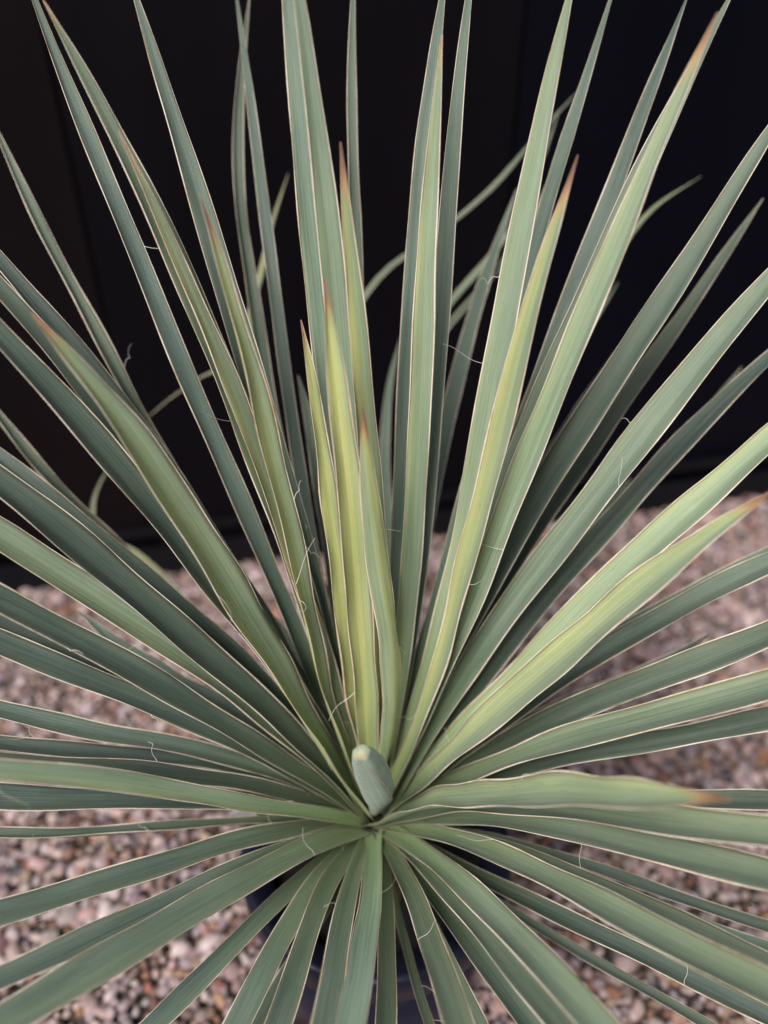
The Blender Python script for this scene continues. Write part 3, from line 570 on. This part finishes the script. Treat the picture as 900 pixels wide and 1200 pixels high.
def tube(path, rad, nseg=5):
    path = np.asarray(path)
    n = len(path)
    t = np.gradient(path, axis=0)
    t /= np.linalg.norm(t, axis=1)[:, None] + 1e-12
    a = np.array([.31, .52, .79])
    e1 = np.cross(t, a)
    e1 /= np.linalg.norm(e1, axis=1)[:, None]
    e2 = np.cross(t, e1)
    rad = np.broadcast_to(rad, n)
    V, Fc = [], []
    for i in range(n):
        for k in range(nseg):
            an = 2 * math.pi * k / nseg
            V.append(path[i] + rad[i] * (math.cos(an) * e1[i] + math.sin(an) * e2[i]))
    for i in range(n - 1):
        for k in range(nseg):
            k2 = (k + 1) % nseg
            Fc.append((i * nseg + k, i * nseg + k2, (i + 1) * nseg + k2, (i + 1) * nseg + k))
    Fc.append(tuple(range(nseg))[::-1])
    Fc.append(tuple((n - 1) * nseg + k for k in range(nseg)))
    return V, Fc


def build_leaf(W, yel, brn, roll, tone, ctrl):
    n = 44
    P, LN = resample(np.array(ctrl) / 1000.0 - np.array(CROWN), n)
    W = W / 1000.0
    t = np.linspace(0, 1, n)
    ph = rng.uniform(0, 6.28, 6)
    tw = R(roll) + R(1) * (rng.uniform(-6, 6) * (t - .3) + rng.uniform(1, 4) * np.sin(t * 7 + ph[0]))
    T, N, S = frames(P, tw)
    hw = W * .5 * np.interp(t, PT, PWD)
    hw = hw * (1 + .025 * np.sin(t * 19 + ph[1]) + .018 * np.sin(t * 43 + ph[2]))
    # gentle corrugation along the blade: the whole blade waves a little, each margin on its own
    P = P + N * (.0012 * np.sin(t * 13 + ph[3]) * np.sin(math.pi * t))[:, None]
    chan = rng.uniform(.18, .52)
    keel = rng.uniform(-.02, .13)
    K = [-1, -.76, -.45, -.16, 0, .16, .45, .76, 1]
    ex = rng.uniform(1.0, 2.0)
    fold = rng.uniform(-.3, .3)
    V, UV = [], []
    for i in range(n):
        for side in (0, 1):
            for s in (K if side == 0 else K[::-1]):
                h = hw[i] * (chan * abs(s - fold * .4) ** ex + keel * math.exp(-((s - fold) / .12) ** 2))
                h += abs(s) ** 3 * .0010 * math.sin(t[i] * 31 + ph[4] + (2 if s > 0 else 0)) * min(1, hw[i] / .006)
                if side == 1: h -= (.0014 * (1 - s * s) + .00035) * min(1, hw[i] / .004)
                V.append(P[i] + S[i] * hw[i] * s + N[i] * h)
                UV.append(((s + 1) / 2, t[i]))
    m = len(K) * 2
    Fc = []
    for i in range(n - 1):
        for k in range(m):
            k2 = (k + 1) % m
            Fc.append((i * m + k, (i + 1) * m + k, (i + 1) * m + k2, i * m + k2))
    Fc.append(tuple(range(m)))
    Fc.append(tuple((n - 1) * m + k for k in range(m))[::-1])
    lf = mesh_obj('leaf', V, Fc, M_LEAF, yucca, uvs=UV)
    lf.color = (yel, brn, float(rng.uniform()), tone * rng.uniform(.9, 1.1))
    off = len(leaf_tris[0])
    leaf_tris[0].extend([Vector(v) + CROWN for v in V])
    leaf_tris[1].extend([tuple(off + a for a in f) for f in Fc[:-2]])
    # pale horny margins, one down each side
    for sgn, kk in ((-1, 0), (1, len(K) - 1)):
        E = np.array([V[i * m + kk] for i in range(n)]) + N * .0001
        wv = np.interp(np.linspace(0, 1, n), np.linspace(0, 1, 15), rng.uniform(-.0003, .0003, 15))
        E = E + N * wv[:, None]
        rad = np.clip((.00048 + .00022 * yel) * np.interp(t, [0, .12, .3, .8, 1], [.25, .45, .95, .9, .35]), 0.00016, 1) * rng.uniform(.8, 1.15)
        rad = rad * np.interp(np.linspace(0, 1, n), np.linspace(0, 1, 19), rng.uniform(.25, 1.45, 19)) * min(1, W / .016)
        v2, f2 = tube(E, rad, 5)
        uv2 = [(k / 5, t[i]) for i in range(n) for k in range(5)]
        e = mesh_obj('leaf_margin', v2, f2, M_MARGIN, lf, uvs=uv2)
        e.color = lf.color
    # loose curling threads peeling from the margins
    nf = rng.choice([0, 1, 2, 3], p=[.18, .32, .30, .20])
    for _ in range(int(nf)):
        i0 = int(rng.integers(int(n * .10), int(n * .72)))
        sg = rng.choice([-1, 1])
        st = np.array(V[i0 * m + (0 if sg < 0 else len(K) - 1)])
        ln = rng.uniform(.012, .036)
        q = np.linspace(0, 1, 22)
        along = rng.uniform(-.9, .9)
        curl = rng.uniform(.0015, .005)
        turns = rng.uniform(.4, 2.0) * 6.28
        pth = st + np.outer(q * ln, sg * S[i0] * rng.uniform(.25, .9) * rng.choice([1, 1, -1]) + T[i0] * along + N[i0] * rng.uniform(.1, .5))
        a1 = np.cross(T[i0], S[i0])
        pth = pth + np.outer(q * curl * np.sin(q * turns), a1) + np.outer(q * curl * (1 - np.cos(q * turns)), T[i0])
        v3, f3 = tube(pth, rng.uniform(.00013, .00028) * (1 - .55 * q), 4)
        mesh_obj('fiber', v3, f3, M_FIBER, lf)


for row in LEAVES:
    build_leaf(*row)

# stem between soil and crown, clothed in old leaf bases
sv, sf = [], []
for j, (z, r) in enumerate([(-.004, .034), (.02, .032), (.045, .030), (.065, .026), (.082, .018), (.094, .008)]):
    for k in range(24):
        a = 2 * math.pi * k / 24
        rr = r * (1 + .12 * math.sin(k * 2.1 + j * 1.7))
        sv.append((rr * math.cos(a), rr * math.sin(a), z))
for j in range(5):
    for k in range(24):
        sf.append((j * 24 + k, j * 24 + (k + 1) % 24, (j + 1) * 24 + (k + 1) % 24, (j + 1) * 24 + k))
sf.append(tuple(5 * 24 + k for k in range(24)))
mesh_obj('stem', sv, sf, M_STEM, yucca)


# rolled young spear at the heart
def spear():
    ctrl = SPEAR
    P, LN = resample(np.array(ctrl) / 1000.0 - np.array(CROWN), 40)
    t = np.linspace(0, 1, 40)
    T, N, S = frames(P, np.full(40, R(20)))
    # the free edge of the roll lies on the viewer's side
    q = np.array(CAM - CROWN) - P[26]
    seam = math.atan2(q @ N[26] / .82, q @ S[26] / 1.05)
    rad = np.interp(t, [0, .3, .55, .75, .9, 1], [.006, .0095, .0126, .0120, .0090, .0048])
    V, UV, Fc = [], [], []
    m = 36
    for i in range(40):
        for k in range(m):
            f = k / (m - 1)
            a = f * 2 * math.pi * 1.22 + seam - .75 + t[i] * .7
            r = rad[i] * (1.0 - .22 * f) * (1 + .11 * math.cos(a * 2.5 + 1.0) + .04 * math.sin(a * 5 + t[i] * 6))
            V.append(P[i] + r * (math.cos(a) * S[i] * 1.05 + math.sin(a) * N[i] * .82))
            UV.append((f, t[i]))
    for i in range(39):
        for k in range(m - 1):
            Fc.append((i * m + k, i * m + k + 1, (i + 1) * m + k + 1, (i + 1) * m + k))
    Fc.append(tuple(39 * m + k for k in range(m)))
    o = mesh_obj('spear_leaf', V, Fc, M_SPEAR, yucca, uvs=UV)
    o.color = (.0, .25, .37, 1.5)  # tone raised to paint in the light the spear faces
    o['label'] = 'tightly rolled young spear with brown tip at the rosette heart'
    md = o.modifiers.new('thick', 'SOLIDIFY')
    md.thickness = .0008
    v2, f2 = tube([V[i * m] for i in range(40)], .0009, 5)
    e = mesh_obj('leaf_margin', v2, f2, M_MARGIN, o, uvs=[(k / 5, t[i]) for i in range(40) for k in range(5)])
    e.color = o.color


spear()

# ------------------------------------------------------------------ pebbles
bm = bmesh.new()
bmesh.ops.create_icosphere(bm, subdivisions=2, radius=1)
ICO_V = np.array([v.co[:] for v in bm.verts])
ICO_F = np.array([[v.index for v in f.verts] for f in bm.faces])
bm.free()
NV = len(ICO_V)
shapes = []
for s in range(40):
    d = ICO_V.copy()
    for _ in range(5):
        ax = rng.normal(size=3)
        ax /= np.linalg.norm(ax)
        lim = rng.uniform(.45, .85)
        h = d @ ax
        d -= np.outer(np.clip(h - lim, 0, None) * .85, ax)
    ax = rng.normal(size=3)
    d *= 1 + .10 * np.sin(d @ ax * 2.2 + rng.uniform(0, 6))[:, None]
    shapes.append(d)
PAL = np.array([(.55, .43, .41), (.62, .53, .49), (.42, .375, .39), (.53, .48, .49), (.38, .21, .145), (.47, .31, .23),
                (.24, .165, .14), (.14, .13, .135), (.74, .69, .67), (.50, .40, .31), (.34, .27, .26), (.28, .255, .27)])
PPR = np.array([.14, .13, .11, .10, .055, .06, .075, .06, .11, .06, .06, .04])
cells = []
step = .0128
wn2 = Vector((-0.21202, 0.97727, 0))
for iy in range(int(1.75 / step)):
    for ix in range(int(2.6 / step)):
        x = -1.25 + (ix + (iy % 2) * .5) * step
        y = -.42 + iy * step * .9
        cells.append((x, y))
cells = np.array(cells)
cells += rng.uniform(-.0045, .0045, cells.shape)
wd = (cells[:, 0] - WALL_O.x) * wn2.x + (cells[:, 1] - WALL_O.y) * wn2.y
keep = (wd < -.014)
# keep only ground that a viewer near the photograph's position could see
rx = np.abs(cells[:, 0]) / (cells[:, 1] + .419 + 1.0)
keep &= rx < .62
cells = cells[keep]
keep = np.hypot(cells[:, 0], cells[:, 1]) > .105
cells = cells[keep]
NP = len(cells)
size = np.clip(rng.lognormal(math.log(.0071), .32, NP), 0.0038, .0165)
zz = rng.uniform(-.006, .003, NP) - size * .15
cidx = rng.choice(len(PAL), NP, p=PPR / PPR.sum())
cols = PAL[cidx] * np.array([.76, .67, .69]) * rng.uniform(.72, 1.18, (NP, 1)) + rng.uniform(-.015, .015, (NP, 3))
cols = np.clip(cols, .03, .8)
ang = rng.uniform(0, 6.28, (NP, 3))
asp = np.stack([rng.uniform(.9, 1.3, NP), rng.uniform(.75, 1.0, NP), rng.uniform(.55, .8, NP)], 1)
shp = rng.integers(0, len(shapes), NP)


def rotm(a):
    cz, sz = np.cos(a[0]), np.sin(a[0])
    cx, sx = np.cos((a[1] - 3.14) * .18), np.sin((a[1] - 3.14) * .18)
    return np.array([[cz, -sz, 0], [sz, cz, 0], [0, 0, 1]]) @ np.array([[1, 0, 0], [0, cx, -sx], [0, sx, cx]])


LOWV, LOWF = None, None
bm = bmesh.new()
bmesh.ops.create_icosphere(bm, subdivisions=1, radius=1)
LOWV = np.array([v.co[:] for v in bm.verts])
bm.free()


def pebble_verts(i):
    return (shapes[shp[i]] * (asp[i] * size[i])) @ rotm(ang[i]).T


# the 300 that show largest: big on screen, inside the frame, not hidden by a blade
bvh = BVHTree.FromPolygons(leaf_tris[0], leaf_tris[1])
P3 = np.c_[cells, zz]
dv = P3 - np.array(CAM)
fw = np.array([0, math.cos(R(35)), -math.sin(R(35))])
upv = np.array([0, math.sin(R(35)), math.cos(R(35))])
dep = dv @ fw
sx = dv[:, 0] / dep
sy = (dv @ upv) / dep
inside = (np.abs(sx) < .49) & (np.abs(sy) < .655)
order = np.argsort(-(size * np.sqrt(asp[:, 0] * asp[:, 1]) / dep) * inside)
single = []
for i in order:
    if len(single) >= 300 or not inside[i]: break
    d = Vector(dv[i])
    if bvh.ray_cast(CAM, d.normalized(), d.length)[0] is None:
        # pot in the way?
        tpar = (.28 - CAM.z) / (d.z)
        hit = CAM + d * tpar
        if math.hypot(hit.x, hit.y) > .155: single.append(int(i))
sset = set(single)


def pebble_mesh(name, ids, local=False):
    nv = len(ids) * NV
    co = np.empty((nv, 3), np.float32)
    cc = np.ones((nv, 4), np.float32)
    for q, i in enumerate(ids):
        v = pebble_verts(i)
        co[q * NV:(q + 1) * NV] = v if local else v + P3[i]
        cc[q * NV:(q + 1) * NV, :3] = cols[i]
    fc = (ICO_F[None] + (np.arange(len(ids)) * NV)[:, None, None]).reshape(-1, 3)
    me = bpy.data.meshes.new(name)
    me.vertices.add(nv)
    me.vertices.foreach_set('co', co.ravel())
    me.loops.add(fc.size)
    me.loops.foreach_set('vertex_index', fc.ravel().astype(np.int32))
    me.polygons.add(len(fc))
    me.polygons.foreach_set('loop_start', np.arange(0, fc.size, 3, dtype=np.int32))
    me.polygons.foreach_set('use_smooth', np.ones(len(fc), bool))
    at = me.color_attributes.new('stone', 'FLOAT_COLOR', 'POINT')
    at.data.foreach_set('color', cc.ravel())
    me.materials.append(M_PEBBLE)
    me.update(calc_edges=True)
    me.validate()
    o = bpy.data.objects.new(name, me)
    col.objects.link(o)
    o.parent = ground
    return o


rest = pebble_mesh('pebbles', [i for i in range(NP) if i not in sset])
rest['kind'] = 'stuff'
for i in single:
    o = pebble_mesh('pebble', [i], True)
    o.location = P3[i]
print('pebbles', NP, 'tris', NP * len(ICO_F))
